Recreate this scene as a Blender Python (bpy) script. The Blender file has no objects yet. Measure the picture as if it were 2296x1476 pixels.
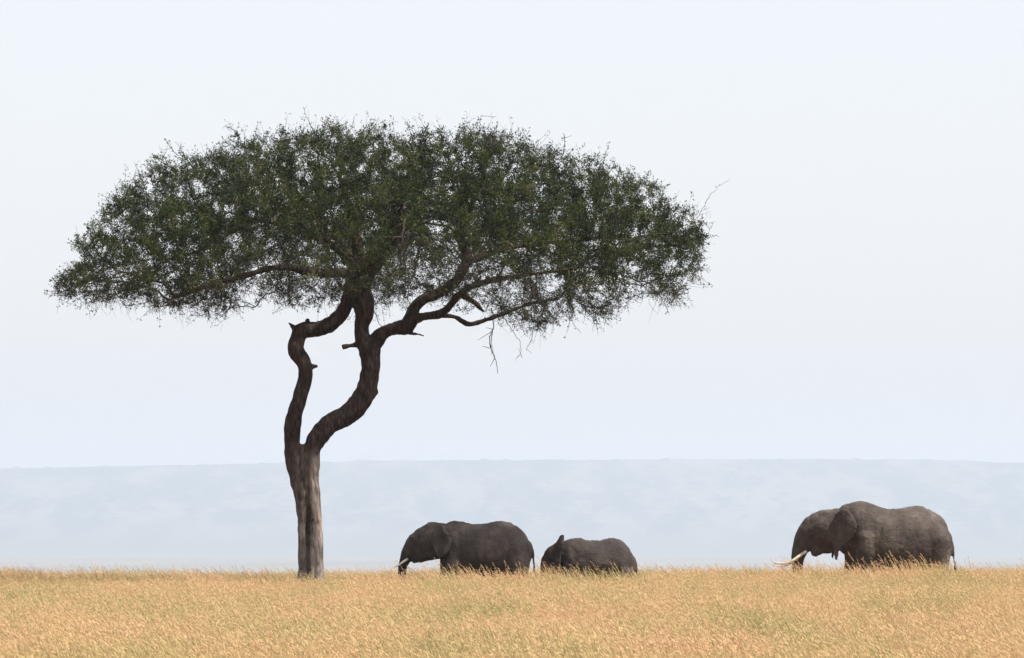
import bpy, math, random
import numpy as np
from mathutils import Vector, noise as mnoise

random.seed(7); rng = np.random.default_rng(11)
S = bpy.context.scene
COL = S.collection

# ---------------------------------------------------------------- set-out
PPM = 85.0            # source-photo pixels per metre at the tree
DIST = 150.0          # metres from camera to tree / elephants
FPX = PPM * DIST      # focal length in source pixels
HOR = 1180.0          # eye-level row in the source photo
GR = 1365.0           # row of the (hidden) ground under the tree
EYE = (GR - HOR) / PPM
def X(px): return (px - 1148.0) / PPM
def Z(py): return (GR - py) / PPM

def ground_z(x, y):
    x = np.asarray(x, float); y = np.asarray(y, float)
    d = np.maximum(y - 156, 0)
    z = np.where(d < 66, -0.0003 * d * d, -0.0003 * 66 * 66 - 0.0396 * (d - 66))
    z = np.where(z < -90, -115 + 25 * np.exp((z + 90) / 25), z)
    near = np.exp(-(y / 700) ** 2) * np.exp(-(x / 200.0) ** 2)
    z = z + near * (0.05 * np.sin(x * .31 + y * .11 + 1) + 0.05 * np.sin(x * .13 - y * .17)
                    + 0.11 / (1 + np.exp(-(x - 5) / 2.0)))
    z = z + (1 - np.exp(-(y / 3000) ** 2)) * 3.0 * np.sin(x / 610.0 + 2) * np.sin(y / 830.0)
    return z

# ---------------------------------------------------------------- helpers
def tag(o, label=None, cat=None, group=None, kind=None):
    if label: o['label'] = label
    if cat: o['category'] = cat
    if group: o['group'] = group
    if kind: o['kind'] = kind
    return o

def empty(name, loc):
    o = bpy.data.objects.new(name, None); COL.objects.link(o); o.location = loc
    o.empty_display_size = .3
    return o

def mesh_np(name, V, F):
    """V (n,3) array, F list of (k,m) int arrays of equal-size faces, or python lists"""
    me = bpy.data.meshes.new(name)
    V = np.asarray(V, np.float32)
    if isinstance(F, np.ndarray): F = [F]
    loops = np.concatenate([f.reshape(-1) for f in F]).astype(np.int32)
    sizes = np.concatenate([np.full(len(f), f.shape[1]) for f in F]).astype(np.int32)
    starts = np.concatenate([[0], np.cumsum(sizes)[:-1]]).astype(np.int32)
    me.vertices.add(len(V)); me.vertices.foreach_set('co', V.reshape(-1))
    me.loops.add(len(loops)); me.loops.foreach_set('vertex_index', loops)
    me.polygons.add(len(sizes)); me.polygons.foreach_set('loop_start', starts)
    try: me.polygons.foreach_set('loop_total', sizes)
    except Exception: pass
    me.update(calc_edges=True); me.validate()
    return me

def link(name, me, mat, parent=None, smooth=True):
    o = bpy.data.objects.new(name, me); COL.objects.link(o)
    if mat and not me.materials:
        me.materials.append(mat)
    if parent: o.parent = parent
    if smooth: me.polygons.foreach_set('use_smooth', [True] * len(me.polygons))
    return o

class MB:
    def __init__(s): s.V = []; s.Q = []; s.T = []; s.n = 0
    def ring_loft(s, rings):
        """rings: list of (k,3) arrays, closed cross-sections; capped both ends"""
        k = len(rings[0]); base = s.n
        for r in rings: s.V.append(np.asarray(r, float)); s.n += k
        j = np.arange(k); j2 = (j + 1) % k
        for i in range(len(rings) - 1):
            a = base + i * k; b = a + k
            s.Q.append(np.stack([a + j, a + j2, b + j2, b + j], 1))
        for (off, rg, flip) in ((0, rings[0], True), ((len(rings) - 1) * k, rings[-1], False)):
            c = np.mean(rg, axis=0)[None]; s.V.append(c); ci = s.n; s.n += 1
            a = base + off
            t = np.stack([a + j2, a + j, np.full(k, ci)], 1) if flip else np.stack([a + j, a + j2, np.full(k, ci)], 1)
            s.T.append(t)
    def mesh(s, name):
        F = []
        if s.Q: F.append(np.concatenate(s.Q))
        if s.T: F.append(np.concatenate(s.T))
        return mesh_np(name, np.concatenate(s.V), F)

def frames(P):
    P = np.asarray(P, float); n = len(P)
    T = np.zeros_like(P); T[1:-1] = P[2:] - P[:-2]; T[0] = P[1] - P[0]; T[-1] = P[-1] - P[-2]
    T /= np.linalg.norm(T, axis=1)[:, None] + 1e-9
    ref = np.array([0, 1.0, 0]) if abs(T[0][1]) < .8 else np.array([1.0, 0, 0])
    U = []; u = ref - T[0] * ref.dot(T[0]); u /= np.linalg.norm(u)
    for t in T:
        u = u - t * u.dot(t); u /= np.linalg.norm(u) + 1e-9; U.append(u)
    U = np.array(U); W = np.cross(T, U)
    return T, U, W

def tube(mb, P, R, k=8, rough=0.0, seed=0.0, squash=1.0):
    P = np.asarray(P, float); T, U, W = frames(P)
    a = np.arange(k) * 2 * math.pi / k; rings = []
    for i in range(len(P)):
        rr = np.full(k, R[i])
        if rough:
            for q in range(k):
                v = mnoise.noise(Vector((math.cos(a[q]) * 1.5 + seed, math.sin(a[q]) * 1.5, i * .35 + seed)))
                rr[q] *= 1 + rough * v
        rings.append(P[i] + (np.cos(a) * rr)[:, None] * U[i] * squash + (np.sin(a) * rr)[:, None] * W[i])
    mb.ring_loft(rings)

def spline(pts, step):
    """Catmull-Rom through rows of any width; first three columns are the position"""
    P = np.asarray(pts, float); out = []
    Q = np.vstack([2 * P[0] - P[1], P, 2 * P[-1] - P[-2]])
    for i in range(1, len(Q) - 2):
        L = np.linalg.norm(Q[i + 1][:3] - Q[i][:3]); n = max(1, int(round(L / step)))
        for t in np.arange(n) / n:
            a, b, c, d = Q[i - 1], Q[i], Q[i + 1], Q[i + 2]
            out.append(.5 * ((2 * b) + (-a + c) * t + (2 * a - 5 * b + 4 * c - d) * t * t + (-a + 3 * b - 3 * c + d) * t ** 3))
    out.append(P[-1])
    return np.array(out)

def baked(me, voxel, smooth, name, disp=None):
    """voxel-fuse overlapping shells into one continuous skin"""
    o = bpy.data.objects.new(name, me); COL.objects.link(o)
    m = o.modifiers.new('r', 'REMESH'); m.mode = 'VOXEL'; m.voxel_size = voxel
    m = o.modifiers.new('s', 'SMOOTH'); m.factor = .5; m.iterations = smooth
    dg = bpy.context.evaluated_depsgraph_get(); dg.update()
    nm = bpy.data.meshes.new_from_object(o.evaluated_get(dg)); nm.name = name
    bpy.data.objects.remove(o)
    if disp:
        n = len(nm.vertices); co = np.empty(n * 3, np.float32); nm.vertices.foreach_get('co', co); co = co.reshape(-1, 3)
        no = np.empty(n * 3, np.float32); nm.vertices.foreach_get('normal', no); no = no.reshape(-1, 3)
        co = co + no * np.array([disp(Vector(c)) for c in co])[:, None]
        nm.vertices.foreach_set('co', co.astype(np.float32).reshape(-1)); nm.update()
    return nm

# ---------------------------------------------------------------- materials
def mat(name):
    m = bpy.data.materials.new(name); m.use_nodes = True
    nt = m.node_tree; nt.nodes.clear()
    out = nt.nodes.new('ShaderNodeOutputMaterial')
    return m, nt, out
def N(nt, t, **kw):
    n = nt.nodes.new(t)
    for k, v in kw.items():
        if k in n.inputs.keys(): n.inputs[k].default_value = v
        else: setattr(n, k, v)
    return n
def ramp(nt, fac, stops, interp='LINEAR'):
    r = nt.nodes.new('ShaderNodeValToRGB'); r.color_ramp.interpolation = interp
    e = r.color_ramp.elements
    while len(e) < len(stops): e.new(.5)
    for q, (p, c) in zip(e, stops): q.position = p; q.color = (*c, 1)
    nt.links.new(fac, r.inputs[0]); return r.outputs[0]
def mix(nt, fac, a, b, mode='MIX'):
    m = nt.nodes.new('ShaderNodeMix'); m.data_type = 'RGBA'; m.blend_type = mode
    for sock, v in ((m.inputs['Factor'], fac), (m.inputs[6], a), (m.inputs[7], b)):
        if hasattr(v, 'is_linked'): nt.links.new(v, sock)
        else: sock.default_value = v if not isinstance(v, tuple) else (*v, 1)
    return m.outputs[2]

def mat_bark():
    m, nt, out = mat('bark'); L = nt.links.new
    tc = N(nt, 'ShaderNodeTexCoord')
    mp = N(nt, 'ShaderNodeMapping'); mp.inputs['Scale'].default_value = (1, 1, .22); L(tc.outputs['Object'], mp.inputs[0])
    n1 = N(nt, 'ShaderNodeTexNoise', Scale=14.0, Detail=9.0, Roughness=.65); L(mp.outputs[0], n1.inputs['Vector'])
    n2 = N(nt, 'ShaderNodeTexNoise', Scale=1.1, Detail=5.0); L(tc.outputs['Object'], n2.inputs['Vector'])
    vo = N(nt, 'ShaderNodeTexVoronoi', Scale=9.0, feature='DISTANCE_TO_EDGE'); L(mp.outputs[0], vo.inputs['Vector'])
    c = ramp(nt, n1.outputs[0], [(.32, (.014, .009, .008)), (.55, (.045, .031, .026)), (.72, (.10, .076, .062))])
    # rubbed pale bark low on the stems; right stem's sunlit brightness painted in
    sep = N(nt, 'ShaderNodeSeparateXYZ'); L(tc.outputs['Object'], sep.inputs[0])
    mr = N(nt, 'ShaderNodeMapRange'); mr.inputs['From Min'].default_value = 4.4; mr.inputs['From Max'].default_value = 2.4
    L(sep.outputs[2], mr.inputs[0])
    mu = N(nt, 'ShaderNodeMath', operation='MULTIPLY'); L(mr.outputs[0], mu.inputs[0])
    rr = ramp(nt, n2.outputs[0], [(.35, (.5, .5, .5)), (.55, (1, 1, 1))]); L(rr, mu.inputs[1])
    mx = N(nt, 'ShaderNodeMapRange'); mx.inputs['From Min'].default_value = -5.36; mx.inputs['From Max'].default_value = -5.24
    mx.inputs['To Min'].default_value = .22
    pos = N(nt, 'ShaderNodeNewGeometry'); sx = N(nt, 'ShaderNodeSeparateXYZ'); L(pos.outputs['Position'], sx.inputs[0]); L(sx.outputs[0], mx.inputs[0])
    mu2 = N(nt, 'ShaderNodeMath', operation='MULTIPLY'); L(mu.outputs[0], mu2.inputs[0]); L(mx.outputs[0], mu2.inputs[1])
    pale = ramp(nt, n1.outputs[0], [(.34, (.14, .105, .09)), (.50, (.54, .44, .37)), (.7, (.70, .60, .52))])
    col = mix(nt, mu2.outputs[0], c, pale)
    b = N(nt, 'ShaderNodeBump', Strength=.9, Distance=.05); L(n1.outputs[0], b.inputs['Height'])
    b2 = N(nt, 'ShaderNodeBump', Strength=.6, Distance=.04); L(vo.outputs[0], b2.inputs['Height']); L(b.outputs[0], b2.inputs['Normal'])
    p = N(nt, 'ShaderNodeBsdfPrincipled', Roughness=.95); p.inputs['Specular IOR Level'].default_value = .15
    L(col, p.inputs['Base Color']); L(b2.outputs[0], p.inputs['Normal']); L(p.outputs[0], out.inputs[0])
    return m

def mat_leaf(name, stops, trans=.25):
    m, nt, out = mat(name); L = nt.links.new
    at = N(nt, 'ShaderNodeAttribute', attribute_name='tint')
    tc = N(nt, 'ShaderNodeTexCoord')
    n = N(nt, 'ShaderNodeTexNoise', Scale=1.3, Detail=3.0); L(tc.outputs['Object'], n.inputs['Vector'])
    a = N(nt, 'ShaderNodeMath', operation='MULTIPLY_ADD'); L(n.outputs[0], a.inputs[0]); a.inputs[1].default_value = 1.6; a.inputs[2].default_value = -.50
    ad = N(nt, 'ShaderNodeMath', operation='MULTIPLY_ADD'); L(at.outputs['Fac'], ad.inputs[0]); ad.inputs[1].default_value = .42; L(a.outputs[0], ad.inputs[2])
    c = ramp(nt, ad.outputs[0], stops)
    d = N(nt, 'ShaderNodeBsdfPrincipled', Roughness=.6); d.inputs['Specular IOR Level'].default_value = .1
    L(c, d.inputs['Base Color'])
    t = N(nt, 'ShaderNodeBsdfTranslucent'); L(c, t.inputs[0])
    mx = N(nt, 'ShaderNodeMixShader'); mx.inputs[0].default_value = trans
    L(d.outputs[0], mx.inputs[1]); L(t.outputs[0], mx.inputs[2]); L(mx.outputs[0], out.inputs[0])
    return m

def mat_grass(name, c0, c1, c2, trans=.3):
    m, nt, out = mat(name); L = nt.links.new
    g = N(nt, 'ShaderNodeNewGeometry')
    mp = N(nt, 'ShaderNodeMapping'); mp.inputs['Scale'].default_value = (.42, .085, 0); L(g.outputs['Position'], mp.inputs[0])
    n = N(nt, 'ShaderNodeTexNoise', Scale=1.0, Detail=5.0, Roughness=.6); L(mp.outputs[0], n.inputs['Vector'])
    oi = N(nt, 'ShaderNodeObjectInfo')
    w = N(nt, 'ShaderNodeTexWhiteNoise', noise_dimensions='1D'); L(g.outputs['Random Per Island'], w.inputs['W'])
    a = N(nt, 'ShaderNodeMath', operation='MULTIPLY_ADD'); L(w.outputs[0], a.inputs[0]); a.inputs[1].default_value = .55; a.inputs[2].default_value = -.275
    mpb = N(nt, 'ShaderNodeMapping'); mpb.inputs['Scale'].default_value = (2.2, .7, 0); L(g.outputs['Position'], mpb.inputs[0])
    nb = N(nt, 'ShaderNodeTexNoise', Scale=1.0, Detail=3.0); L(mpb.outputs[0], nb.inputs['Vector'])
    ns = N(nt, 'ShaderNodeMath', operation='MULTIPLY_ADD'); L(nb.outputs[0], ns.inputs[0]); ns.inputs[1].default_value = .9; ns.inputs[2].default_value = -.45
    s0 = N(nt, 'ShaderNodeMath', operation='MULTIPLY_ADD'); L(n.outputs[0], s0.inputs[0]); s0.inputs[1].default_value = 2.2; s0.inputs[2].default_value = -.58
    s = N(nt, 'ShaderNodeMath', operation='ADD'); L(s0.outputs[0], s.inputs[0]); L(ns.outputs[0], s.inputs[1])
    f = N(nt, 'ShaderNodeMath', operation='ADD'); L(a.outputs[0], f.inputs[0]); L(s.outputs[0], f.inputs[1])
    c = ramp(nt, f.outputs[0], [(.12, c0), (.5, c1), (.88, c2)])
    d = N(nt, 'ShaderNodeBsdfDiffuse'); L(c, d.inputs[0])
    t = N(nt, 'ShaderNodeBsdfTranslucent'); L(c, t.inputs[0])
    mx = N(nt, 'ShaderNodeMixShader'); mx.inputs[0].default_value = trans
    L(d.outputs[0], mx.inputs[1]); L(t.outputs[0], mx.inputs[2]); L(mx.outputs[0], out.inputs[0])
    return m

def mat_ground():
    m, nt, out = mat('dry_plain'); L = nt.links.new
    g = N(nt, 'ShaderNodeNewGeometry')
    n = N(nt, 'ShaderNodeTexNoise', Scale=.6, Detail=8.0); L(g.outputs['Position'], n.inputs['Vector'])
    mp = N(nt, 'ShaderNodeMapping'); mp.inputs['Scale'].default_value = (.0011, .00045, 0); L(g.outputs['Position'], mp.inputs[0])
    n2 = N(nt, 'ShaderNodeTexNoise', Scale=1.0, Detail=7.0); L(mp.outputs[0], n2.inputs['Vector'])
    c = ramp(nt, n.outputs[0], [(.3, (.20, .13, .06)), (.7, (.42, .29, .14))])
    far = ramp(nt, n2.outputs[0], [(.4, (.07, .075, .06)), (.6, (.12, .11, .09))])
    col = mix(nt, .75, c, far)
    p = N(nt, 'ShaderNodeBsdfPrincipled', Roughness=1.0); p.inputs['Specular IOR Level'].default_value = 0
    L(col, p.inputs['Base Color']); L(p.outputs[0], out.inputs[0])
    return m

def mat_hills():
    m, nt, out = mat('bush_hillside'); L = nt.links.new
    g = N(nt, 'ShaderNodeNewGeometry')
    mp = N(nt, 'ShaderNodeMapping'); mp.inputs['Scale'].default_value = (.0050, .0006, .0085); L(g.outputs['Position'], mp.inputs[0])
    n = N(nt, 'ShaderNodeTexNoise', Scale=1.0, Detail=9.0, Roughness=.62); L(mp.outputs[0], n.inputs['Vector'])
    n3 = N(nt, 'ShaderNodeTexNoise', Scale=.022, Detail=4.0); L(g.outputs['Position'], n3.inputs['Vector'])
    s = N(nt, 'ShaderNodeMath', operation='MULTIPLY_ADD'); L(n3.outputs[0], s.inputs[0]); s.inputs[1].default_value = .8; L(n.outputs[0], s.inputs[2])
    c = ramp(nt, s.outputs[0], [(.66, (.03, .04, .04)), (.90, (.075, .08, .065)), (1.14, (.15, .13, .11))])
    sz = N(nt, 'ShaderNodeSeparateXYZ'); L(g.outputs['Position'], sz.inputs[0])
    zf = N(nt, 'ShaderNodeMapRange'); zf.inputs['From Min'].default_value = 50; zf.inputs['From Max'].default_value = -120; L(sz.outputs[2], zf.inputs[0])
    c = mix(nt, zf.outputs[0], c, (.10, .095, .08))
    p = N(nt, 'ShaderNodeBsdfPrincipled', Roughness=1.0); p.inputs['Specular IOR Level'].default_value = 0
    L(c, p.inputs['Base Color']); L(p.outputs[0], out.inputs[0])
    return m

def mat_hide(name, dark, mid, dusty, off):
    m, nt, out = mat(name); L = nt.links.new
    tc = N(nt, 'ShaderNodeTexCoord')
    mp = N(nt, 'ShaderNodeMapping'); mp.inputs['Location'].default_value = (off, off * .7, 0); L(tc.outputs['Object'], mp.inputs[0])
    n1 = N(nt, 'ShaderNodeTexNoise', Scale=1.5, Detail=6.0, Roughness=.6); L(mp.outputs[0], n1.inputs['Vector'])
    n2 = N(nt, 'ShaderNodeTexNoise', Scale=22.0, Detail=6.0, Roughness=.7); L(mp.outputs[0], n2.inputs['Vector'])
    vo = N(nt, 'ShaderNodeTexVoronoi', Scale=16.0, feature='DISTANCE_TO_EDGE'); L(mp.outputs[0], vo.inputs['Vector'])
    a = N(nt, 'ShaderNodeMath', operation='MULTIPLY_ADD'); L(n2.outputs[0], a.inputs[0]); a.inputs[1].default_value = .22; L(n1.outputs[0], a.inputs[2])
    c = ramp(nt, a.outputs[0], [(.38, dark), (.62, mid), (.86, dusty)])
    b = N(nt, 'ShaderNodeBump', Strength=.5, Distance=.035); L(n2.outputs[0], b.inputs['Height'])
    b2 = N(nt, 'ShaderNodeBump', Strength=.45, Distance=.03); L(vo.outputs[0], b2.inputs['Height']); L(b.outputs[0], b2.inputs['Normal'])
    p = N(nt, 'ShaderNodeBsdfPrincipled', Roughness=.85); p.inputs['Specular IOR Level'].default_value = .25
    L(c, p.inputs['Base Color']); L(b2.outputs[0], p.inputs['Normal']); L(p.outputs[0], out.inputs[0])
    return m

def mat_plain(name, c0, c1, scale, rough):
    m, nt, out = mat(name); L = nt.links.new
    tc = N(nt, 'ShaderNodeTexCoord')
    n = N(nt, 'ShaderNodeTexNoise', Scale=scale, Detail=4.0); L(tc.outputs['Object'], n.inputs['Vector'])
    c = ramp(nt, n.outputs[0], [(.35, c0), (.65, c1)])
    p = N(nt, 'ShaderNodeBsdfPrincipled', Roughness=rough); L(c, p.inputs['Base Color']); L(p.outputs[0], out.inputs[0])
    return m

BARK = mat_bark()
TWIG = mat_plain('twig_bark', (.018, .012, .011), (.060, .042, .036), 3.0, .9)
LEAF = mat_leaf('acacia_leaf', [(.15, (.006, .011, .005)), (.42, (.017, .029, .008)), (.66, (.044, .064, .013)), (.92, (.12, .12, .035))])
IVORY = mat_plain('ivory', (.40, .34, .25), (.62, .56, .45), 9.0, .45)
EYEM = mat_plain('eye', (.012, .008, .006), (.02, .014, .01), 5.0, 1.0)
HAIR = mat_plain('tail_hair', (.010, .009, .009), (.022, .018, .016), 20.0, .8)

# ---------------------------------------------------------------- ground
def grid_mesh(name, xs, ys, zf):
    XX, YY = np.meshgrid(xs, ys); ZZ = zf(XX, YY)
    V = np.stack([XX, YY, ZZ], -1).reshape(-1, 3)
    nx, ny = len(xs), len(ys)
    i, j = np.meshgrid(np.arange(nx - 1), np.arange(ny - 1)); a = (j * nx + i).reshape(-1)
    return mesh_np(name, V, np.stack([a, a + 1, a + 1 + nx, a + nx], 1))
xs = np.concatenate([-np.geomspace(9500, 46, 44), np.linspace(-44, 44, 45), np.geomspace(46, 9500, 44)])
ys = np.concatenate([[-600, -300, -150, -70, -30], np.arange(-10, 300, 3.0), np.geomspace(300, 28500, 150)])
tag(link('ground', grid_mesh('ground', xs, ys, ground_z), mat_ground()), kind='structure')

# far escarpment, ~12 km away
HY0, HY1 = 23200., 27600.
def fbm(x, y, s, o=4):
    v = 0; a = 1
    for _ in range(o):
        v += a * mnoise.noise(Vector((x * s, y * s, 3.7))); a *= .5; s *= 2.1
    return v
def hills():
    xs = np.linspace(-9000, 9000, 1300); tt = np.linspace(0, 1, 46)
    V = []
    for t in tt:
        y = HY0 + (HY1 - HY0) * t
        for x in xs:
            prof = t * t * (3 - 2 * t)
            px = 1148 + x * FPX / 27000.
            top = np.interp(px, [-3000, 0, 350, 700, 800, 1400, 1800, 2100, 2300, 5000],
                            [1075, 1048, 1042, 1034, 1031, 1028, 1027, 1028, 1035, 1070])
            H = (HOR - top) / FPX * 27000. + EYE
            z = -119 + (H + 119) * prof
            z += prof * (1 - prof) * 4 * 30 * fbm(x, y, .00055, 4)
            z += 5.0 * fbm(x, y + 50, .007, 3) * prof
            b = mnoise.noise(Vector((x * .019, y * .002, 9)))
            if t > .9 and b > .22: z += (b - .22) * 24
            V.append((x, y, z))
    nx, ny = len(xs), len(tt)
    i, j = np.meshgrid(np.arange(nx - 1), np.arange(ny - 1)); a = (j * nx + i).reshape(-1)
    return mesh_np('hills', np.array(V), np.stack([a, a + 1, a + 1 + nx, a + nx], 1))
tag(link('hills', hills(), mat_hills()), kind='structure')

# ---------------------------------------------------------------- acacia
TX = X(700)
tree = empty('acacia_tree', (TX, DIST, float(ground_z(TX, DIST))))
tag(tree, 'tall flat-topped acacia with twisted forked trunk standing alone in dry grass', 'tree')
G0 = tree.location.z
def tp(px, py, dy=0.0): return [X(px) - TX, dy, Z(py) - G0]
def P3(rows):  # (px, py, width px, depth m) -> x,y,z,r
    return [tp(a, b, d) + [w / PPM / 2] for (a, b, w, d) in rows]
major = {
 'left_stem': [(681,1400,40,0),(682,1330,36,0),(678,1290,21,0),(677,1240,17,0),(676,1190,17,0),(676,1150,23,0),(674,1110,32,0),(667,1070,36,0),(659,1035,38,0),(655,998,36,0),(656,957,36,0),
     (662,926,36,-.05),(672,896,34,-.1),(682,860,32,-.12),(685,832,34,-.12),(680,812,34,-.1),(669,796,34,-.08),(662,781,37,-.05),(667,762,36,0),(677,744,36,0),(694,741,36,.05),(712,738,33,.08),
     (731,731,36,.1),(746,722,34,.1),(761,708,32,.1),(773,690,30,.1),(779,668,27,.1),(785,640,26,.1),(792,610,24,.1)],
 'right_stem': [(712,1400,40,.02),(712,1330,34,.02),(716,1290,21,.02),(716,1240,18,.02),(715,1190,17,.02),(711,1150,22,0),(703,1110,32,0),(698,1070,36,0),(697,1035,38,0),(701,1003,41,0),
     (717,976,45,0),(739,952,46,.05),(770,935,46,.1),(795,915,47,.1),(812,893,45,.1),(821,874,44,.1),(827,853,42,.1),(830,830,42,.1),(831,806,44,.1),(828,786,48,.1),
     (818,768,40,.1),(812,752,34,.1),(811,735,32,.1),(814,718,36,.1),(817,700,44,.1),(817,680,44,.1),(812,655,40,.1),(808,625,36,.1),(804,590,32,.05),(801,550,27,0),(798,515,24,-.1),(790,480,20,-.2),(772,430,15,-.3),(760,390,11,-.4)],
 'left_back': [(674,1400,36,.30),(676,1330,30,.28),(677,1290,19,.26),(676,1240,17,.26),(675,1190,17,.24),(677,1150,22,.2),(676,1110,22,.1)],
 'right_back': [(720,1400,36,.30),(718,1330,28,.28),(717,1290,19,.26),(717,1240,17,.26),(716,1190,17,.24),(710,1150,22,.2),(704,1110,22,.1)],
 'mid_fill': [(692,1300,36,.66),(692,1240,34,.66),(692,1185,30,.58),(691,1120,32,.12),(684,1060,46,.03),(682,1020,40,.02),(680,996,20,0)],
 'base_flare': [(674,1360,34,-.1),(676,1310,22,-.05),(678,1260,16,0)],
 'base_flare2': [(722,1360,32,-.08),(719,1310,20,-.05),(715,1250,14,0)],
 'right_limb': [(828,790,46,.1),(841,766,36,.05),(857,748,32,0),(876,739,29,-.05),(895,735,33,-.1),(914,730,36,-.1),(925,712,32,-.1),(930,692,25,-.1),(948,672,24,-.05),(975,662,23,0),(998,650,22,0),
     (1022,630,22,.1),(1040,600,24,.2),(1045,570,24,.3),(1035,540,24,.3),(1028,520,22,.3),(1040,490,15,.3),(1060,450,11,.3)],
 'right_low': [(920,722,26,-.1),(950,711,19,-.3),(980,708,18,-.5),(1003,695,17,-.7),(1030,665,16,-.9),(1062,645,14,-1.2),(1120,632,11,-1.7),(1200,622,9,-2.1),(1290,612,7,-2.5)],
 'right_under': [(985,708,12,-.4),(1020,712,10,-.3),(1052,728,11,-.2),(1100,714,10,0),(1142,698,10,.2),(1190,680,8,.4),(1250,668,6,.6)],
 'stub_break': [(1030,660,16,-.7),(1060,678,12,-.8),(1086,702,6,-.8)],
 'left_limb': [(800,640,30,.1),(775,615,22,-.1),(730,614,20,-.4),(690,610,20,-.6),(655,603,18,-.9),(610,607,14,-1.2),(550,626,13,-1.6),(490,642,12,-2),(440,662,10,-2.3),(400,676,7,-2.5)],
 'left_up': [(802,600,26,.1),(770,560,20,.5),(735,545,16,.9),(700,520,13,1.4),(640,500,11,1.9),(560,480,9,2.4)],
 'front_limb': [(812,640,30,0),(830,600,22,-.7),(850,560,18,-1.5),(880,520,14,-2.4),(900,490,10,-3.4),(915,470,7,-4.4)],
 'back_limb': [(806,600,28,.2),(840,570,20,1.0),(880,540,16,2.0),(905,500,12,3.0),(930,470,8,4.2)],
 'front_left': [(800,610,24,0),(775,580,18,-.9),(740,550,14,-1.8),(690,520,11,-2.8),(650,500,8,-3.8)],
 'back_left': [(805,580,22,.1),(760,540,16,1.2),(720,500,12,2.4),(690,470,8,3.6)],
 'right_far': [(1040,590,20,.2),(1090,570,15,.5),(1150,550,12,.9),(1230,540,10,1.2),(1320,530,8,1.4),(1400,520,6,1.5)],
 'right_front': [(1035,560,18,.1),(1070,530,14,-1),(1110,510,11,-2.1),(1160,500,8,-3.2)],
 'right_back': [(1035,550,18,.3),(1080,520,14,1.4),(1140,490,11,2.6),(1200,480,8,3.6)],
 'centre_up': [(808,640,26,.1),(850,590,20,.2),(880,540,17,.1),(900,480,13,0),(915,420,9,0)],
}
stubs = [
 [(670,748,20,0),(662,738,14,-.02),(655,731,8,-.03),(646,723,2,-.04)],
 [(688,738,14,0),(689,724,10,0),(690,715,7,0)],
 [(688,826,26,-.1),(703,822,11,-.1),(713,822,6,-.1)],
 [(808,772,16,.1),(790,774,10,.06),(775,777,11,.05),(767,779,14,.04)],
 [(832,885,26,.1),(842,880,16,.1),(849,879,11,.1)],
 [(905,744,14,-.1),(925,749,6,-.15),(938,750,4,-.15),(951,754,3,-.2)],
 [(668,776,20,-.1),(655,782,9,-.1),(650,786,6,-.1)],
]
mb = MB(); limb_paths = []
for k_, (nm, rows) in enumerate(major.items()):
    s = spline(P3(rows), .07)
    limb_paths.append((nm, s))
    tube(mb, s[:, :3], np.maximum(s[:, 3], .02), 20, .16, k_ * 3.1)
for k_, rows in enumerate(stubs):
    s = spline(P3(rows), .05); tube(mb, s[:, :3], np.maximum(s[:, 3], .015), 12, .15, 40 + k_)
def bark_disp(c):
    a = mnoise.noise(Vector((c.x * 9, c.y * 9, c.z * 1.6))) * .016
    b = mnoise.noise(c * 2.6) * .022
    return a + b + mnoise.noise(Vector((c.x * 22, c.y * 22, c.z * 5))) * .006
link('trunk', baked(mb.mesh('trunk'), .028, 3, 'trunk', bark_disp), BARK, tree)

# crown envelope
TOPX = [118,150,190,240,310,330,370,440,520,600,690,760,850,930,1000,1080,1120,1200,1270,1340,1400,1450,1500,1550,1592]
TOPY = [662,592,474,436,392,350,330,336,300,286,278,276,288,284,292,282,298,304,318,348,372,388,424,470,514]
BOTX = [118,180,260,330,390,470,560,600,640,700,760,850,900,960,1060,1130,1180,1230,1350,1400,1440,1500,1550,1592]
BOTY = [664,676,690,694,712,712,684,682,696,704,694,704,702,676,692,722,750,728,722,700,672,682,680,522]
CX, AL, AR, BD = 850., 732., 742., 6.6
def top_py(px, dy):
    xn = (px - CX) / (AL if px < CX else AR); yn = dy / BD
    r = math.hypot(xn, yn)
    if r < 1e-4: r = 1e-4
    w = (1 + xn / r) / 2
    tl = np.interp(CX - AL * r, TOPX, TOPY); tr = np.interp(CX + AR * r, TOPX, TOPY)
    return (1 - w) * tl + w * tr, r
att = []; att_t = []
tries = 0
while len(att) < 8600 and tries < 400000:
    tries += 1
    px = random.uniform(118, 1592); dy = random.uniform(-BD, BD)
    tpy, r = top_py(px, dy)
    if r > 1.0: continue
    bpy_ = np.interp(px, BOTX, BOTY)
    # front and back of the crown end higher than its traced lower edge near the middle
    bpy_ -= 40 * max(0, abs(dy) / BD - .4)
    if bpy_ < tpy + 4: bpy_ = tpy + 4
    py = random.uniform(tpy, bpy_)
    t = (py - tpy) / (bpy_ - tpy)
    wx, wz = X(px), Z(py)
    lump = mnoise.noise(Vector((wx * .75, dy * .75, 1.3)))
    if py < tpy + (lump + .16) * 52 * (1 if r < .93 else .4): continue
    hole = mnoise.noise(Vector((wx * .62 + 5, dy * .62, wz * 1.05)))
    p = 1.0 if t < .5 else max(.5, 1 - 1.0 * (t - .5))
    if hole > .2: p *= .5
    if 520 < px < 720 and t > .6: p *= .6
    if random.random() > p: continue
    att.append((wx - TX, dy, wz - G0)); att_t.append(t)
att = np.array(att)
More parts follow.
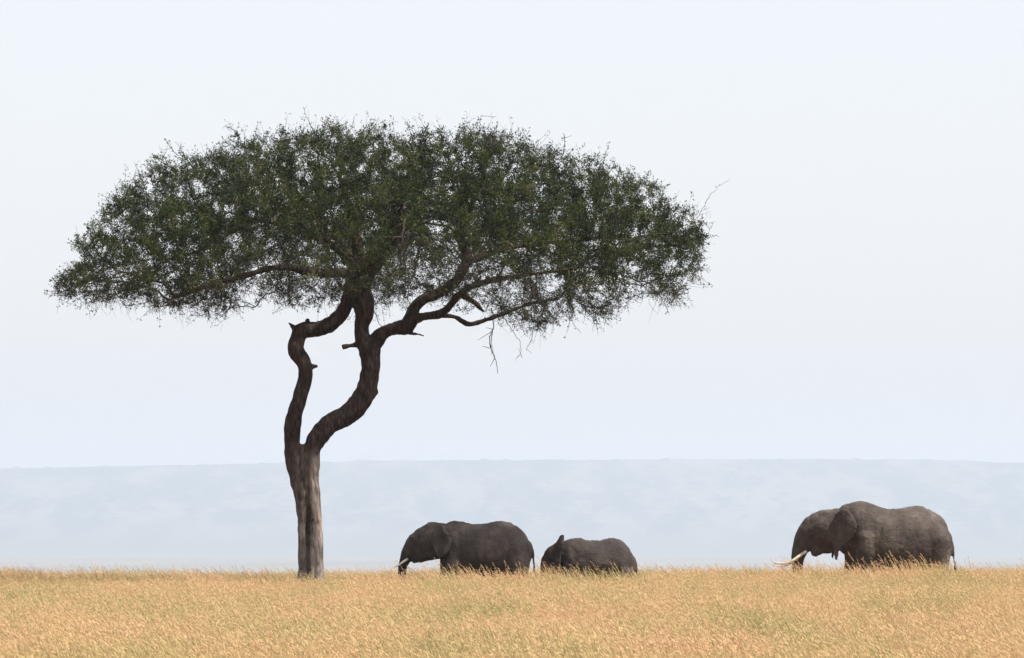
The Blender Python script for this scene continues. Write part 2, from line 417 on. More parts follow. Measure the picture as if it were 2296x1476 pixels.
# skeleton seeds: the limbs inside the crown
pos = []; par = []; rad0 = []
for nm, s in limb_paths:
    if nm in ('mid_fill', 'base_flare', 'base_flare2', 'left_back', 'right_back'): continue
    q = s[::4]; first = True
    for row in q:
        if row[2] < Z(690) - G0 or (nm in ('right_stem', 'left_stem') and row[2] < Z(640) - G0): continue
        par.append(-1 if first else len(pos) - 1); pos.append(row[:3]); rad0.append(row[3]); first = False
nseed = len(pos)
pos = [np.array(p) for p in pos]
STEP, KILL, INFL = .24, .34, 3.2
alive = np.ones(len(att), bool)
PN = np.array(pos)
d = np.linalg.norm(att[:, None] - PN[None], axis=2); near = d.argmin(1); nd = d.min(1)
for it in range(110):
    alive &= nd > KILL
    idx = np.where(alive & (nd < INFL + it * .05))[0]
    if len(idx) == 0: break
    acc = {}
    for i in idx:
        v = att[i] - pos[near[i]]; acc.setdefault(near[i], []).append(v / (np.linalg.norm(v) + 1e-6))
    new = []
    for n_, vs in acc.items():
        v = np.mean(vs, axis=0)
        nv = np.linalg.norm(v)
        if nv < .12: v = vs[0]; nv = 1
        v = v / nv + rng.normal(0, .22, 3); v /= np.linalg.norm(v)
        p_ = pos[n_] + v * STEP
        new.append((n_, p_))
    s0 = len(pos)
    for n_, p_ in new: pos.append(p_); par.append(n_)
    NP = np.array([p for _, p in new])
    ai = np.where(alive)[0]
    dd = np.linalg.norm(att[ai][:, None] - NP[None], axis=2); k_ = dd.argmin(1); dm = dd.min(1)
    upd = dm < nd[ai]; near[ai[upd]] = s0 + k_[upd]; nd[ai[upd]] = dm[upd]
pos = np.array(pos); par = np.array(par); NN = len(pos)
ch = [[] for _ in range(NN)]
for i, p in enumerate(par):
    if p >= 0: ch[p].append(i)
E = 2.0; w = np.zeros(NN)
for i in range(NN - 1, nseed - 1, -1):
    if not ch[i]: w[i] = .0062 ** E
    w[par[i]] += w[i] if par[i] >= 0 else 0
rad = np.maximum(w ** (1 / E), .0062)
rad[nseed:] = np.minimum(rad[nseed:], .11)
# twig chains
mb = MB(); done = np.zeros(NN, bool)
for i in range(nseed, NN):
    if done[i]: continue
    chain = [par[i], i]; done[i] = True; c = i
    while ch[c]:
        nx = max(ch[c], key=lambda q: rad[q]); done[nx] = True; chain.append(nx); c = nx
    Pc = pos[chain]; Rc = rad[chain].copy(); Rc[0] = Rc[1]; Rc[-1] *= .6
    tube(mb, Pc, Rc, 5 if Rc[1] > .02 else 3)
print('skeleton', NN, 'attractors left', int(alive.sum()))

# shoots and leaves on every thin node
thin = np.array([i for i in range(nseed, NN) if rad[i] < .022])
tn = []
for i in thin:
    px = (pos[i][0] + TX) * PPM + 1148; py = GR - (pos[i][2] + G0) * PPM
    tpy, r = top_py(px, pos[i][1]); b_ = np.interp(px, BOTX, BOTY)
    tn.append(((py - tpy) / max(20, b_ - tpy), r))
tn = np.array(tn)
LV = []; LC = []
def leaves_at(P, D, n, size, spread):
    """n leaves on each point P, along direction D"""
    P = np.repeat(P, n, 0); D = np.repeat(D, n, 0)
    a = rng.normal(0, 1, P.shape); a /= np.linalg.norm(a, axis=1)[:, None]
    a = a + D * .5 + np.array([0, 0, .15]); a /= np.linalg.norm(a, axis=1)[:, None]
    b = np.cross(a, rng.normal(0, 1, P.shape)); b /= np.linalg.norm(b, axis=1)[:, None] + 1e-9
    L = size * rng.uniform(.6, 1.35, (len(P), 1)); W = L * rng.uniform(.28, .45, (len(P), 1))
    o = P + rng.normal(0, spread, P.shape)
    q = np.stack([o, o + a * L * .5 + b * W * .5, o + a * L, o + a * L * .5 - b * W * .5], 1)
    LV.append(q.reshape(-1, 3)); LC.append(rng.uniform(0, 1, len(P)))
def shoots(base, t, n, lenr, dens, up):
    for rep in range(n):
        D = rng.normal(0, 1, base.shape); D[:, 2] += up
        D /= np.linalg.norm(D, axis=1)[:, None]
        L = rng.uniform(*lenr, len(base))[:, None]
        mid = base + D * L * .5 + rng.normal(0, .015, base.shape); tip = base + D * L + rng.normal(0, .03, base.shape)
        for q in range(len(base)):
            T3 = np.array([base[q], mid[q], tip[q]])
            add_twig(T3, .0052)
        bx = (base[:, 0] + TX) * PPM + 1148
        win = np.where((t > .55) & (t < .88) & (bx > 500) & (bx < 1240) & ~((bx > 775) & (bx < 900)), .42, 1.0)
        for f in (.2, .4, .6, .8, 1.0):
            keep = rng.uniform(0, 1, len(base)) < dens(t) * win
            Q = base[keep] + (tip - base)[keep] * f
            leaves_at(Q, D[keep], 4, .065, .030)
TW = []
def add_twig(P, r): TW.append((P, r))
B = pos[thin]; T_ = tn[:, 0]
dens = lambda t: np.clip(1.3 - 1.85 * np.maximum(t - .30, 0), .20, 1) * np.where(t < .10, .62, 1.0)
shoots(B, T_, 5, (.10, .34), dens, .45)
edge = (T_ < .16)
shoots(B[edge], T_[edge], 2, (.2, .62), lambda t: np.full(len(t), .42), 1.3)
rim = tn[:, 1] > .93
shoots(B[rim], T_[rim], 2, (.2, .6), lambda t: np.full(len(t), .35), .3)
low = (T_ > .82)
shoots(B[low], T_[low], 1, (.2, .55), lambda t: np.full(len(t), .22), -1.0)

# shoots that stick out of the outline, and the dead hanging twigs
def custom(rows, r, leafy, branchy=0):
    s = spline([tp(a, b, d) for (a, b, d) in rows], .08)
    s = s + rng.normal(0, .012, s.shape)
    add_twig(s, r)
    if leafy: 
        D = np.gradient(s, axis=0); D /= np.linalg.norm(D, axis=1)[:, None]
        leaves_at(s[1:], D[1:], leafy, .055, .012)
    for _ in range(branchy):
        i = random.randrange(1, len(s)); d = np.array([random.gauss(0, .6), random.gauss(0, .4), random.gauss(-.2, .6)])
        L = random.uniform(.12, .35); add_twig(np.array([s[i], s[i] + d * L * .6, s[i] + d * L]), r * .55)
custom([(1555,500,0),(1575,470,0),(1592,440,0),(1612,418,0),(1636,403,0)], .007, 1, 1)
custom([(705,300,-.5),(690,268,-.5),(682,243,-.5)], .010, 1, 2)
custom([(780,300,0),(790,280,0),(796,258,0)], .010, 1, 2)
custom([(1345,400,0),(1354,360,0),(1365,322,0)], .010, 4, 6)
custom([(1075,300,0),(1076,280,0),(1078,262,0)], .012, 3, 3)
custom([(1262,350,0),(1266,325,0),(1266,303,0)], .012, 3, 3)
custom([(400,350,0),(380,330,0),(370,312,0)], .012, 3, 2)
custom([(540,310,0),(522,290,0),(505,283,0)], .012, 3, 2)
custom([(1580,500,0),(1592,515,0),(1598,500,0)], .010, 2, 2)
custom([(1102,690,.2),(1106,730,.2),(1098,762,.2),(1104,790,.2),(1112,810,.2),(1116,838,.2)], .018, 0, 5)
custom([(1104,740,.2),(1101,770,.2),(1108,800,.2)], .012, 1, 3)
custom([(1130,715,-.3),(1150,745,-.3),(1166,770,-.3),(1168,802,-.3)], .011, 0, 6)
custom([(1190,700,.3),(1196,735,.3),(1188,770,.3),(1180,782,.3)], .012, 1, 5)
custom([(1150,700,0),(1165,725,0),(1180,755,0)], .011, 1, 4)
custom([(640,640,-1),(622,655,-1),(600,664,-1),(586,680,-1),(576,692,-1),(548,690,-1),(520,694,-1),(498,716,-1)], .022, 1, 6)
custom([(575,690,-1),(540,676,-1),(500,680,-1),(470,690,-1)], .013, 1, 4)
custom([(840,700,0),(848,722,0),(860,735,0),(872,740,0)], .014, 0, 2)
custom([(440,635,-1.5),(405,655,-1.5),(370,670,-1.5),(330,686,-1.5),(290,690,-1.5)], .02, 1, 6)
custom([(420,560,0),(340,600,0),(250,625,0),(180,640,0),(120,662,0)], .022, 2, 10)
custom([(400,600,.5),(300,640,.5),(220,650,.5),(160,655,.5)], .018, 2, 8)
for _ in range(90):   # bare hanging twigs under the crown
    px = random.uniform(150, 1545); b_ = float(np.interp(px, BOTX, BOTY)); d = random.uniform(-3, 3)
    if 640 < px < 1020 and random.random() < .7: continue
    L = random.uniform(20, 52)
    custom([(px, b_ - 28, d), (px + random.gauss(0, 6), b_ - 28 + L * .5, d), (px + random.gauss(0, 10), b_ - 28 + L, d)], .006, random.choice([0, 0, 1]), 1)
for P, r in TW:
    R = np.linspace(r, r * .45, len(P)); tube(mb, P, R, 3)
link('branches', mb.mesh('branches'), TWIG, tree)
LVa = np.concatenate(LV); LCa = np.concatenate(LC)
me = mesh_np('crown', LVa, np.arange(len(LVa)).reshape(-1, 4))
at = me.attributes.new('tint', 'FLOAT', 'FACE'); 
if len(me.polygons) == len(LCa): at.data.foreach_set('value', LCa.astype(np.float32))
link('crown', me, LEAF, tree, smooth=False)
print('leaves', len(LCa))

# ---------------------------------------------------------------- elephants
def ell(cx, cy, cz, ux, uz, rv, rl, k=28, e=2.3):
    """ellipse ring: rv along (ux,uz) in the side plane, rl along y"""
    a = np.arange(k) * 2 * math.pi / k
    c, s = np.cos(a), np.sin(a)
    c = np.sign(c) * np.abs(c) ** (2 / e); s = np.sign(s) * np.abs(s) ** (2 / e)
    return np.stack([cx + ux * rv * c, cy + rl * s, cz + uz * rv * c], 1)
def elephant(name, label, origin, sc, px0, D):
    """D holds shapes in zoomed-photo units: x_src = ox + zx/sc"""
    ox, oy = origin
    gx = X(px0); g = float(ground_z(gx, DIST))
    root = empty(name, (gx, DIST, g)); tag(root, label, 'elephant', 'elephants grazing in the dry grass')
    fx = lambda zx: X(ox + zx / sc) - gx
    fz = lambda zy: Z(oy + zy / sc) - g
    xr = fx(D['neck']); yw = lambda x: D.get('yaw', .3) * max(0.0, xr - x)
    u = 1 / sc / PPM
    mb = MB()
    # torso
    rows = spline([(fx(a), 0, fz(b), fz(c), w_) for (a, b, c, w_) in D['torso']], .08)
    rings = []
    for r_ in rows:
        zt, zb, w_ = r_[2], r_[3], r_[4]
        rings.append(ell(r_[0], 0, (zt + zb) / 2, 0, 1, (zt - zb) / 2, w_, 36, 2.15))
    mb.ring_loft(rings)
    # head, trunk, jaw: swept in the side plane
    for key in ('head', 'trunk', 'jaw'):
        s = spline([(fx(a), cy, fz(b), rv * u, rl) for (a, b, rv, rl, cy) in [q if len(q) == 5 else (*q, 0) for q in D[key]]], .05)
        T, _, _ = frames(s[:, :3]); rings = []
        for i in range(len(s)):
            tx, tz = T[i][0], T[i][2]; n_ = math.hypot(tx, tz)
            rings.append(ell(s[i][0], s[i][1] + yw(s[i][0]), s[i][2], -tz / n_, tx / n_, s[i][3], s[i][4], 28, 2.1))
        mb.ring_loft(rings)
    for (cx, cz, rx, ry, rz, cy) in D.get('lumps', []):
        rings = []
        for ph in np.linspace(-.98, .98, 11) * math.pi / 2:
            rings.append(ell(fx(cx) + rx * u * math.sin(ph), cy, fz(cz), 0, 1, rz * u * math.cos(ph), ry * math.cos(ph), 20, 2))
        mb.ring_loft(rings)
    # legs
    for (pts, side) in D['legs']:
        s = spline([(fx(a), side * yy, fz(b) if b is not None else 0, rr * u, rr * u * .95) for (a, b, rr, yy) in pts], .06)
        rings = []
        for r_ in s:
            a = np.arange(22) * 2 * math.pi / 22
            rings.append(np.stack([r_[0] + r_[3] * np.cos(a), r_[1] + r_[4] * np.sin(a), np.full(22, r_[2])], 1))
        for q_ in range(8):
            t_ = q_ / 7; r0 = s[0]; ph = (1 - t_) * 1.45
            rings.insert(q_, np.stack([r0[0] + r0[3] * math.cos(ph) * np.cos(a), r0[1] * (1 - .25 * (1 - t_)) + r0[4] * math.cos(ph) * np.cos(a) * 0 + r0[4] * math.cos(ph) * np.sin(a), np.full(22, r0[2] + r0[3] * .95 * math.sin(ph))], 1))
        mb.ring_loft(rings)
    # ears: thick curved flaps rooted on the head side
    for ear in D['ears']:
        side = ear['side']; out = np.array(ear['outline'], float)
        cx, cz = out.mean(0); k = len(out)
        hx0, hx1 = out[:, 0].min(), out[:, 0].max()
        def yo(zx, zy):
            f = (zx - hx0) / (hx1 - hx0 + 1e-6)
            return ear['y0'] + (ear['y1'] - ear['y0']) * math.sin(min(1, max(0, f)) * 1.6) + .03 * math.sin(zy * .02)
        for inset, in ((1,),):
            V = []; NR = 7; S_ = spline([(a, 0, b) for a, b in np.vstack([out, out[:1]])], 25)[:-1]
            kk = len(S_)
            for layer in (0, 1):
                for rr in range(NR + 1):
                    f = rr / NR
                    for q in S_:
                        zx, zy = cx + (q[0] - cx) * f, cz + (q[2] - cz) * f
                        th = ear.get('th', .036) * (1 - .35 * f ** 3)
                        V.append((fx(zx), yw(fx(zx)) + side * (yo(zx, zy) + (th if layer else -th)), fz(zy)))
            V = np.array(V); mlay = (NR + 1) * kk; F = []
            j = np.arange(kk); j2 = (j + 1) % kk
            for rr in range(NR):
                a = rr * kk; b = a + kk
                F.append(np.stack([a + j, b + j, b + j2, a + j2], 1))
                F.append(np.stack([mlay + a + j, mlay + a + j2, mlay + b + j2, mlay + b + j], 1))
            a = NR * kk; F.append(np.stack([a + j, mlay + a + j, mlay + a + j2, a + j2], 1))
            mb.V.append(V); mb.Q.append(np.concatenate(F) + mb.n); mb.n += len(V)
    # tail
    s = spline([(fx(a), yy, fz(b), rr * u) for (a, b, rr, yy) in D['tail']], .04)
    tube(mb, s[:, :3], np.maximum(s[:, 3], .022), 10)
    def disp(c):
        fold = abs(mnoise.noise(Vector((c.x * 5.5, c.y * 4, c.z * 2.2))))
        rib = abs(mnoise.noise(Vector((c.x * 2.4 + c.z * .8, c.y * 2, c.z * 1.1 + 4))))
        return mnoise.noise(c * 2.2) * .022 + (fold - .2) * .026 + (rib - .2) * .026 + mnoise.noise(c * 9) * .008 + mnoise.noise(Vector((c.x * 14, c.y * 14, c.z * 26))) * .004
    body = baked(mb.mesh('body'), .026, D.get('smooth', 3), 'body', disp)
    link('body', body, D['mat'], root)
    # tusks
    for pts in D['tusks']:
        s = spline([(fx(a), yy + yw(fx(a)), fz(b), rr * u) for (a, b, rr, yy) in pts], .03)
        t = MB(); tube(t, s[:, :3], np.maximum(s[:, 3], .004), 12); link('tusk', t.mesh('tusk'), IVORY, root)
    # eyes
    for sd in (-1, 1):
        a, b, yy = D['eye']; t = MB(); rings = []
        for ph in np.linspace(-.95, .95, 7) * math.pi / 2:
            rings.append(ell(fx(a) + .03 * math.sin(ph), sd * yy + yw(fx(a)), fz(b), 0, 1, .03 * math.cos(ph), .03 * math.cos(ph), 10, 2))
        t.ring_loft(rings); link('eye', t.mesh('eye'), EYEM, root)
    # tail tuft
    a, b, yy = D['tuft']; t = MB()
    for q in range(26):
        dx, dy_ = random.gauss(0, .02), random.gauss(0, .02); L = random.uniform(.18, .34)
        p = np.array([fx(a), yy, fz(b)])
        tube(t, np.array([p + [0, 0, .05], p + [dx, dy_, -L * .5], p + [dx * 1.4, dy_ * 1.4, -L]]), [.008, .007, .003], 4)
    link('tail_tuft', t.mesh('tail_tuft'), HAIR, root)
    return root

GA = (GR - 1130) * 6.042 - 2; GB = (GR - 1170) * 7.653 - 2; GC = (GR - 1090) * 4.592 - 0.6
hideA = mat_hide('elephant_hide', (.022, .017, .015), (.054, .042, .037), (.125, .099, .083), 0)
A = dict(mat=hideA, neck=820,
 torso=[(760,330,640,.20),(820,282,700,.30),(920,234,840,.40),(1050,243,940,.54),(1200,270,945,.60),(1350,272,985,.62),(1500,240,1000,.62),(1620,236,1000,.60),(1720,255,965,.57),(1800,297,950,.52),(1880,368,910,.43),(1950,458,850,.32),(1995,560,760,.18)],
 head=[(900,470,205,.34),(800,470,212,.34),(700,470,215,.34),(610,490,208,.33),(530,520,190,.30),(460,560,160,.26),(400,600,128,.22)],
 trunk=[(470,540,170,.26),(400,600,135,.21),(345,665,112,.18),(300,730,88,.155),(268,800,68,.135),(254,880,58,.12),(256,980,52,.11),(268,1090,46,.10),(290,1200,40,.09),(320,1290,34,.08),(350,1330,28,.07)],
 jaw=[(780,610,125,.22),(680,630,132,.20),(580,668,118,.16),(490,710,88,.12),(425,752,55,.08),(388,788,26,.05)],
 lumps=[(985,540,160,.56,250,0),(1740,590,190,.46,240,0),(690,330,120,.20,85,0)],
 legs=[([(950,560,150,.26),(940,760,135,.27),(950,950,100,.27),(955,1150,84,.27),(955,1330,78,.27),(950,GA,90,.27)],-1),
       ([(900,560,150,.26),(880,760,120,.27),(865,950,95,.27),(850,1150,82,.27),(845,1330,78,.27),(840,GA,90,.27)],1),
       ([(1790,600,200,.24),(1800,780,185,.27),(1810,930,150,.28),(1840,1080,105,.28),(1850,1200,84,.28),(1835,1340,80,.28),(1825,GA,90,.28)],-1),
       ([(1760,600,190,.24),(1730,800,170,.27),(1690,960,120,.28),(1690,1100,95,.28),(1690,1220,82,.28),(1670,1340,80,.28),(1660,GA,90,.28)],1)],
 ears=[dict(side=-1,y0=.32,y1=.66,outline=[(690,300),(780,278),(850,365),(905,480),(900,600),(845,690),(765,735),(705,665),(672,540),(662,400)]),
       dict(side=1,y0=.32,y1=.66,outline=[(690,300),(780,278),(850,365),(905,480),(900,600),(845,690),(765,735),(705,665),(672,540),(662,400)])],
 tail=[(1960,520,40,0),(2005,590,28,0),(2028,680,20,0),(2035,780,15,0),(2042,880,12,0),(2045,950,11,0)],
 tuft=(2045,930,0),
 tusks=[[(330,745,17,-.15),(270,785,16,-.19),(210,828,12,-.21),(170,850,8,-.21),(142,862,2,-.2)],
        [(330,745,17,.15),(275,790,15,.19),(215,832,11,.21),(180,852,2,.21)]],
 eye=(500,560,.283))
elephant('elephant', 'elephant nearest the acacia trunk, face lowered, walking ahead of the small one', (860,1130), 6.042, 1060, A)

Bd = dict(mat=mat_hide('calf_hide', (.020, .016, .015), (.046, .036, .031), (.105, .083, .070), 7.3), neck=640,
 torso=[(560,420,820,.20),(620,345,880,.26),(700,308,930,.33),(790,286,960,.42),(890,276,980,.46),(940,268,985,.47),(1000,300,990,.48),(1100,322,1000,.50),(1250,318,1005,.50),(1380,292,1010,.48),(1470,283,1010,.47),(1560,300,1005,.45),(1650,346,995,.42),(1740,432,960,.37),(1810,542,920,.30),(1860,650,860,.2),(1885,740,800,.12)],
 head=[(680,560,230,.26),(600,550,215,.27),(520,570,190,.26),(450,600,170,.25),(400,650,140,.22)],
 trunk=[(450,600,165,.23),(395,670,140,.19),(360,760,112,.15),(335,860,92,.125),(312,960,78,.105),(290,1060,66,.09),(275,1180,54,.075),(285,1290,44,.065),(310,1360,38,.06)],
 jaw=[(600,700,120,.18),(530,760,110,.16),(470,820,85,.12),(430,880,50,.08)],
 lumps=[(780,640,170,.46,280,0),(1640,660,180,.34,250,0),(470,470,70,.14,60,0)],
 legs=[([(760,700,150,.20),(750,900,130,.21),(755,1100,92,.21),(755,1280,80,.21),(750,GB,90,.21)],-1),
       ([(700,700,150,.20),(680,900,120,.21),(660,1100,90,.21),(650,1280,80,.21),(640,GB,90,.21)],1),
       ([(1660,790,150,.19),(1700,900,150,.21),(1730,1050,110,.22),(1750,1180,88,.22),(1740,1330,82,.22),(1730,GB,92,.22)],-1),
       ([(1620,790,150,.19),(1610,920,140,.21),(1590,1060,105,.22),(1600,1180,88,.22),(1580,1330,82,.22),(1570,GB,92,.22)],1)],
 ears=[dict(side=-1,y0=.24,y1=.46,outline=[(455,560),(480,420),(540,300),(585,235),(645,228),(640,330),(612,450),(600,600),(580,740),(540,830),(500,800),(465,700)]),
       dict(side=1,y0=.24,y1=.46,outline=[(455,560),(490,440),(540,340),(590,290),(615,300),(605,380),(585,470),(580,600),(565,740),(540,830),(500,800),(465,700)])],
 tail=[(1835,610,30,0),(1876,700,24,0),(1890,790,20,0),(1895,880,16,0),(1900,950,12,0)],
 tuft=(1900,930,0), smooth=2,
 tusks=[[(390,850,12,-.12),(350,890,11,-.15),(310,925,8,-.17),(285,945,2,-.17)],[(390,850,12,.12),(350,890,11,.15),(310,925,8,.17),(285,945,2,.17)]],
 eye=(420,650,.215))
elephant('elephant', 'smallest elephant, raised ear, head buried in grass behind the tree-side elephant', (1180,1170), 7.653, 1330, Bd)

Cd = dict(mat=mat_hide('old_elephant_hide', (.026, .020, .016), (.064, .050, .041), (.140, .113, .092), 3.9), neck=820,
 torso=[(800,330,600,.32),(860,211,690,.46),(930,178,720,.52),(1020,158,780,.64),(1120,168,850,.70),(1240,210,885,.76),(1370,238,905,.80),(1480,222,905,.80),(1600,203,885,.78),(1700,216,885,.74),(1790,256,870,.68),(1870,322,840,.58),(1935,415,790,.45),(1980,520,730,.28),(2000,600,680,.14)],
 head=[(900,440,200,.42),(800,440,205,.43),(710,445,200,.44),(630,465,190,.42),(560,500,170,.36),(510,540,142,.30)],
 trunk=[(590,480,180,.34),(520,540,145,.28),(470,600,110,.23),(432,670,83,.19),(412,740,70,.165),(408,820,60,.15),(412,900,54,.14),(425,990,48,.13),(445,1080,42,.12),(475,1150,36,.10),(510,1190,30,.09)],
 jaw=[(820,560,110,.28),(740,570,115,.24),(670,600,110,.20),(620,640,85,.15),(590,690,52,.10),(578,725,28,.07)],
 lumps=[(1090,500,150,.70,250,0),(1830,560,130,.50,215,0),(1740,500,220,.60,250,0),(720,300,110,.24,62,0)],
 legs=[([(1115,520,140,.44),(1112,660,125,.43),(1105,820,100,.38),(1095,960,84,.38),(1085,1120,76,.38),(1085,GC,88,.38)],-1),
       ([(1060,540,140,.36),(1010,680,110,.38),(975,820,80,.38),(965,960,76,.38),(955,1120,72,.38),(950,GC,84,.38)],1),
       ([(1830,560,160,.34),(1850,700,120,.37),(1850,820,98,.38),(1860,920,82,.38),(1870,1020,72,.38),(1860,1160,70,.38),(1850,GC,84,.38)],-1),
       ([(1780,580,150,.34),(1720,740,135,.37),(1680,860,105,.38),(1680,960,82,.38),(1690,1060,72,.38),(1680,1160,70,.38),(1670,GC,84,.38)],1)],
 ears=[dict(side=-1,y0=.40,y1=.84,outline=[(775,290),(870,238),(940,290),(988,385),(970,490),(905,580),(835,640),(815,700),(806,765),(785,766),(766,690),(760,580),(758,440)]),
       dict(side=1,y0=.40,y1=.84,outline=[(775,290),(870,238),(940,290),(988,385),(970,490),(905,580),(835,640),(800,700),(780,750),(768,740),(762,690),(760,580),(758,440)])],
 tail=[(1950,540,36,0),(1988,610,24,0),(2003,680,17,0),(2015,750,13,0),(2028,820,10,0)],
 tuft=(2028,800,0),
 tusks=[[(500,672,17,-.19),(440,710,17,-.26),(370,762,16,-.32),(300,795,14,-.34),(220,800,10,-.32),(170,790,6,-.3),(138,776,1.5,-.28)],
        [(500,680,17,.19),(440,725,17,.26),(380,775,15,.32),(310,812,13,.34),(240,830,8,.32),(182,828,1.5,.3)]],
 eye=(590,470,.405))
elephant('elephant', 'largest elephant with long pale curved tusks, grazing alone far from the tree', (1700,1090), 4.592, 1985, Cd)

# ---------------------------------------------------------------- grass
STRAW = mat_grass('grass_straw', (.29, .29, .11), (.54, .42, .20), (.64, .45, .24))
HEAD = mat_grass('grass_seed_head', (.36, .31, .14), (.57, .42, .22), (.60, .37, .23))
BLADE = mat_grass('grass_blade', (.21, .25, .09), (.50, .41, .18), (.64, .46, .24))
def ribbon(V, F, M, pts, wds, side, mi):
    b = len(V)
    for p, w_ in zip(pts, wds):
        V.append(tuple(p - side * w_ * .5)); V.append(tuple(p + side * w_ * .5))
    for i in range(len(pts) - 1):
        F.append((b + 2 * i, b + 2 * i + 1, b + 2 * i + 3, b + 2 * i + 2)); M.append(mi)
def grass_patch(n_stem, n_blade, tall, seed):
    r = random.Random(seed); V = []; F = []; M = []
    tufts = [(r.uniform(-.5, .5), r.uniform(-.5, .5)) for _ in range(9)]
    def base():
        t = r.choice(tufts); return t[0] + r.gauss(0, .09), t[1] + r.gauss(0, .09)
    for i in range(n_stem):
        bx, by = base(); h = r.gauss(.575, .085) * tall
        if r.random() < .10: h *= 1.34
        lean = r.gauss(-.30, .16); ly = r.gauss(0, .14); az = r.uniform(0, math.pi)
        side = np.array([math.cos(az), math.sin(az), 0])
        f = lambda t: np.array([bx + lean * h * (t * .5 + t * t * .6), by + ly * h * t * t, h * t * (1 - .06 * t)])
        ribbon(V, F, M, [f(0), f(.35), f(.7), f(1)], [.005, .0045, .004, .003], side, 0)
        tipd = f(1) - f(.85); tipd /= np.linalg.norm(tipd)
        nh = r.randint(5, 9)
        for q in range(nh):
            c = f(.80 + .20 * q / nh) if r.random() < .9 else f(.7)
            dr = np.array([r.gauss(-.15, .32), r.gauss(0, .4), r.gauss(0, .32)]) + tipd * 1.25
            dr /= np.linalg.norm(dr); L = r.uniform(.03, .065); az2 = r.uniform(0, 6.3)
            s2 = np.cross(dr, np.array([math.cos(az2), math.sin(az2), .3])); s2 /= np.linalg.norm(s2)
            ribbon(V, F, M, [c, c + dr * L * .5, c + dr * L + np.array([0, 0, -.008])], [.003, .0085, .002], s2, 1)
    for i in range(n_blade):
        bx, by = base(); h = r.gauss(.40, .11) * tall
        lean = r.gauss(-.15, .45); ly = r.gauss(0, .4); az = r.uniform(0, math.pi)
        side = np.array([math.cos(az), math.sin(az), 0])
        f = lambda t: np.array([bx + lean * h * t * t, by + ly * h * t * t, h * t * (1 - .2 * t)])
        ribbon(V, F, M, [f(0), f(.4), f(.75), f(1)], [.007, .007, .005, .002], side, 2)
    me = mesh_np('grass_tuft', np.array(V), np.array(F))
    for m_ in (STRAW, HEAD, BLADE): me.materials.append(m_)
    me.polygons.foreach_set('material_index', np.array(M, np.int32))
    return me
gcol = bpy.data.collections.new('grass_tufts')
NV = 10
for q in range(NV):
    o = bpy.data.objects.new('grass_tuft', grass_patch(125, 110, 1.0, 100 + q)); gcol.objects.link(o)
pts = []; rot = []; scl = []; pid = []
y = 50.0
while y < 196:
    hw = .0905 * y + 15.0; st = .60
    x = -hw
    while x < hw:
        jx, jy = x + random.uniform(-.3, .3), y + random.uniform(-.3, .3)
        gz = float(ground_z(jx, jy))
        pts.append((jx, jy, gz)); rot.append(random.choice([-.5, -.2, 0, .25, .5]) + random.uniform(-.2, .2))
        big = mnoise.noise(Vector((jx * .5, jy * .25, 0)))
        k_ = (1 + .22 * big) * random.uniform(.9, 1.1)
        if 142.5 < jy < 149.6 and any(a_ < jx < b_ for a_, b_ in ((-2.8, 3.6), (7.6, 12.0))):
            k_ *= random.uniform(1.0, 1.32)
        scl.append(k_); pid.append(random.randrange(NV))
        x += st
    y += st
me = bpy.data.meshes.new('grass'); me.from_pydata(pts, [], [])
for nm, typ, dat in (('rot', 'FLOAT', rot), ('scl', 'FLOAT', scl), ('pid', 'INT', pid)):
    a = me.attributes.new(nm, typ, 'POINT'); a.data.foreach_set('value', dat)
grass = bpy.data.objects.new('grass', me); COL.objects.link(grass)
tag(grass, 'tall dry golden savanna grass covering the ground', 'grass', kind='stuff')
ng = bpy.data.node_groups.new('scatter', 'GeometryNodeTree')
ng.interface.new_socket('Geometry', in_out='INPUT', socket_type='NodeSocketGeometry')
ng.interface.new_socket('Geometry', in_out='OUTPUT', socket_type='NodeSocketGeometry')
gi = ng.nodes.new('NodeGroupInput'); go = ng.nodes.new('NodeGroupOutput')
ci = ng.nodes.new('GeometryNodeCollectionInfo'); ci.inputs['Collection'].default_value = gcol
ci.inputs['Separate Children'].default_value = True; ci.inputs['Reset Children'].default_value = True
ip = ng.nodes.new('GeometryNodeInstanceOnPoints'); ip.inputs['Pick Instance'].default_value = True
def named(nm, typ):
    n = ng.nodes.new('GeometryNodeInputNamedAttribute'); n.data_type = typ; n.inputs['Name'].default_value = nm; return n
nr, nsn, npid = named('rot', 'FLOAT'), named('scl', 'FLOAT'), named('pid', 'INT')
cx = ng.nodes.new('ShaderNodeCombineXYZ')
def o_(n): return [s for s in n.outputs if s.enabled and s.name == 'Attribute'][0]
Lk = ng.links.new
Lk(gi.outputs[0], ip.inputs['Points']); Lk(ci.outputs[0], ip.inputs['Instance'])
Lk(o_(npid), ip.inputs['Instance Index']); Lk(o_(nr), cx.inputs[2]); Lk(cx.outputs[0], ip.inputs['Rotation'])
Lk(o_(nsn), ip.inputs['Scale']); Lk(ip.outputs[0], go.inputs[0])
md = grass.modifiers.new('scatter', 'NODES'); md.node_group = ng
for m_ in (STRAW,): me.materials.append(m_)

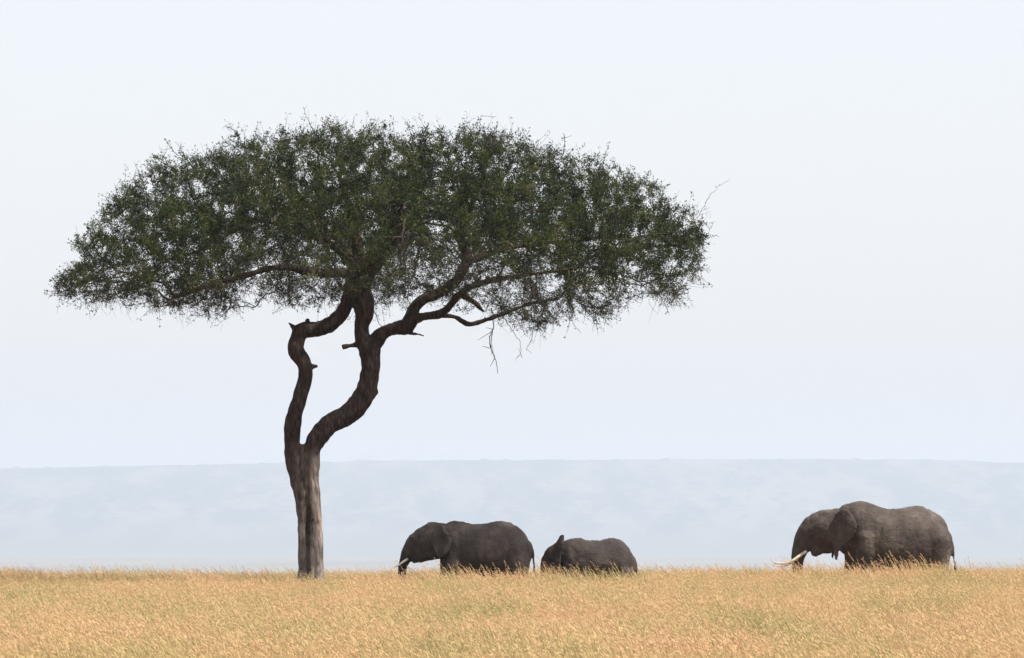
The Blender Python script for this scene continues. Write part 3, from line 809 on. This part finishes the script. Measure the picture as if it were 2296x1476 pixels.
# ---------------------------------------------------------------- haze
def box_mesh(name, x0, x1, y0, y1, z0, z1):
    me = bpy.data.meshes.new(name)
    me.from_pydata([(x0,y0,z0),(x1,y0,z0),(x1,y1,z0),(x0,y1,z0),(x0,y0,z1),(x1,y0,z1),(x1,y1,z1),(x0,y1,z1)], [],
                   [(0,3,2,1),(4,5,6,7),(0,1,5,4),(1,2,6,5),(2,3,7,6),(3,0,4,7)])
    return me
HAZE_D = 6.0e-5
m, nt, out = mat('haze_air')
pv = N(nt, 'ShaderNodeVolumePrincipled'); pv.inputs['Color'].default_value = (.79, .895, 1.0, 1)
pv.inputs['Density'].default_value = HAZE_D; pv.inputs['Anisotropy'].default_value = 0.12
nt.links.new(pv.outputs[0], out.inputs['Volume'])
hz = link('haze', box_mesh('haze', -9800, 9800, -800, 29000, -124, 400), m, smooth=False)
tag(hz, kind='stuff')

# ---------------------------------------------------------------- light
SUN_EL, SUN_AZ = 62.0, 120.0       # azimuth clockwise from +Y (view direction); 90 = right
az, el = math.radians(SUN_AZ), math.radians(SUN_EL)
sd = Vector((math.sin(az) * math.cos(el), math.cos(az) * math.cos(el), math.sin(el)))
ld = bpy.data.lights.new('sun', 'SUN'); ld.energy = 4.4; ld.angle = math.radians(2.5); ld.color = (1, .95, .88)
sun = bpy.data.objects.new('sun', ld); COL.objects.link(sun); sun.rotation_euler = sd.to_track_quat('Z', 'Y').to_euler()
W = bpy.data.worlds.new('World'); S.world = W; W.use_nodes = True
nt = W.node_tree; nt.nodes.clear()
sky = nt.nodes.new('ShaderNodeTexSky'); sky.sky_type = 'NISHITA'; sky.sun_disc = False
sky.sun_elevation = el; sky.sun_rotation = az; sky.air_density = 1.0; sky.dust_density = 2.0; sky.ozone_density = 1.0
bg = nt.nodes.new('ShaderNodeBackground'); bg.inputs[1].default_value = .13
wo = nt.nodes.new('ShaderNodeOutputWorld')
mxw = nt.nodes.new('ShaderNodeMix'); mxw.data_type = 'RGBA'; mxw.inputs['Factor'].default_value = .68   # thin high overcast veil
mxw.inputs[7].default_value = (3.52, 3.33, 3.42, 1)
nt.links.new(sky.outputs[0], mxw.inputs[6]); nt.links.new(mxw.outputs[2], bg.inputs[0]); nt.links.new(bg.outputs[0], wo.inputs[0])

# ---------------------------------------------------------------- camera
cd = bpy.data.cameras.new('camera'); cam = bpy.data.objects.new('camera', cd); COL.objects.link(cam)
cam.location = (0, 0, EYE); cam.rotation_euler = (math.radians(90), 0, 0)
cd.sensor_width = 36; cd.lens = 36 * FPX / 2296; cd.shift_y = (HOR - 738) / 2296
cd.clip_start = .5; cd.clip_end = 80000
S.camera = cam
S.render.resolution_x = 1024; S.render.resolution_y = 658
S.view_settings.view_transform = 'Standard'; S.view_settings.look = 'None'; S.view_settings.gamma = 1
S.view_settings.exposure = 1.0
S.cycles.max_bounces = 6; S.cycles.transparent_max_bounces = 8
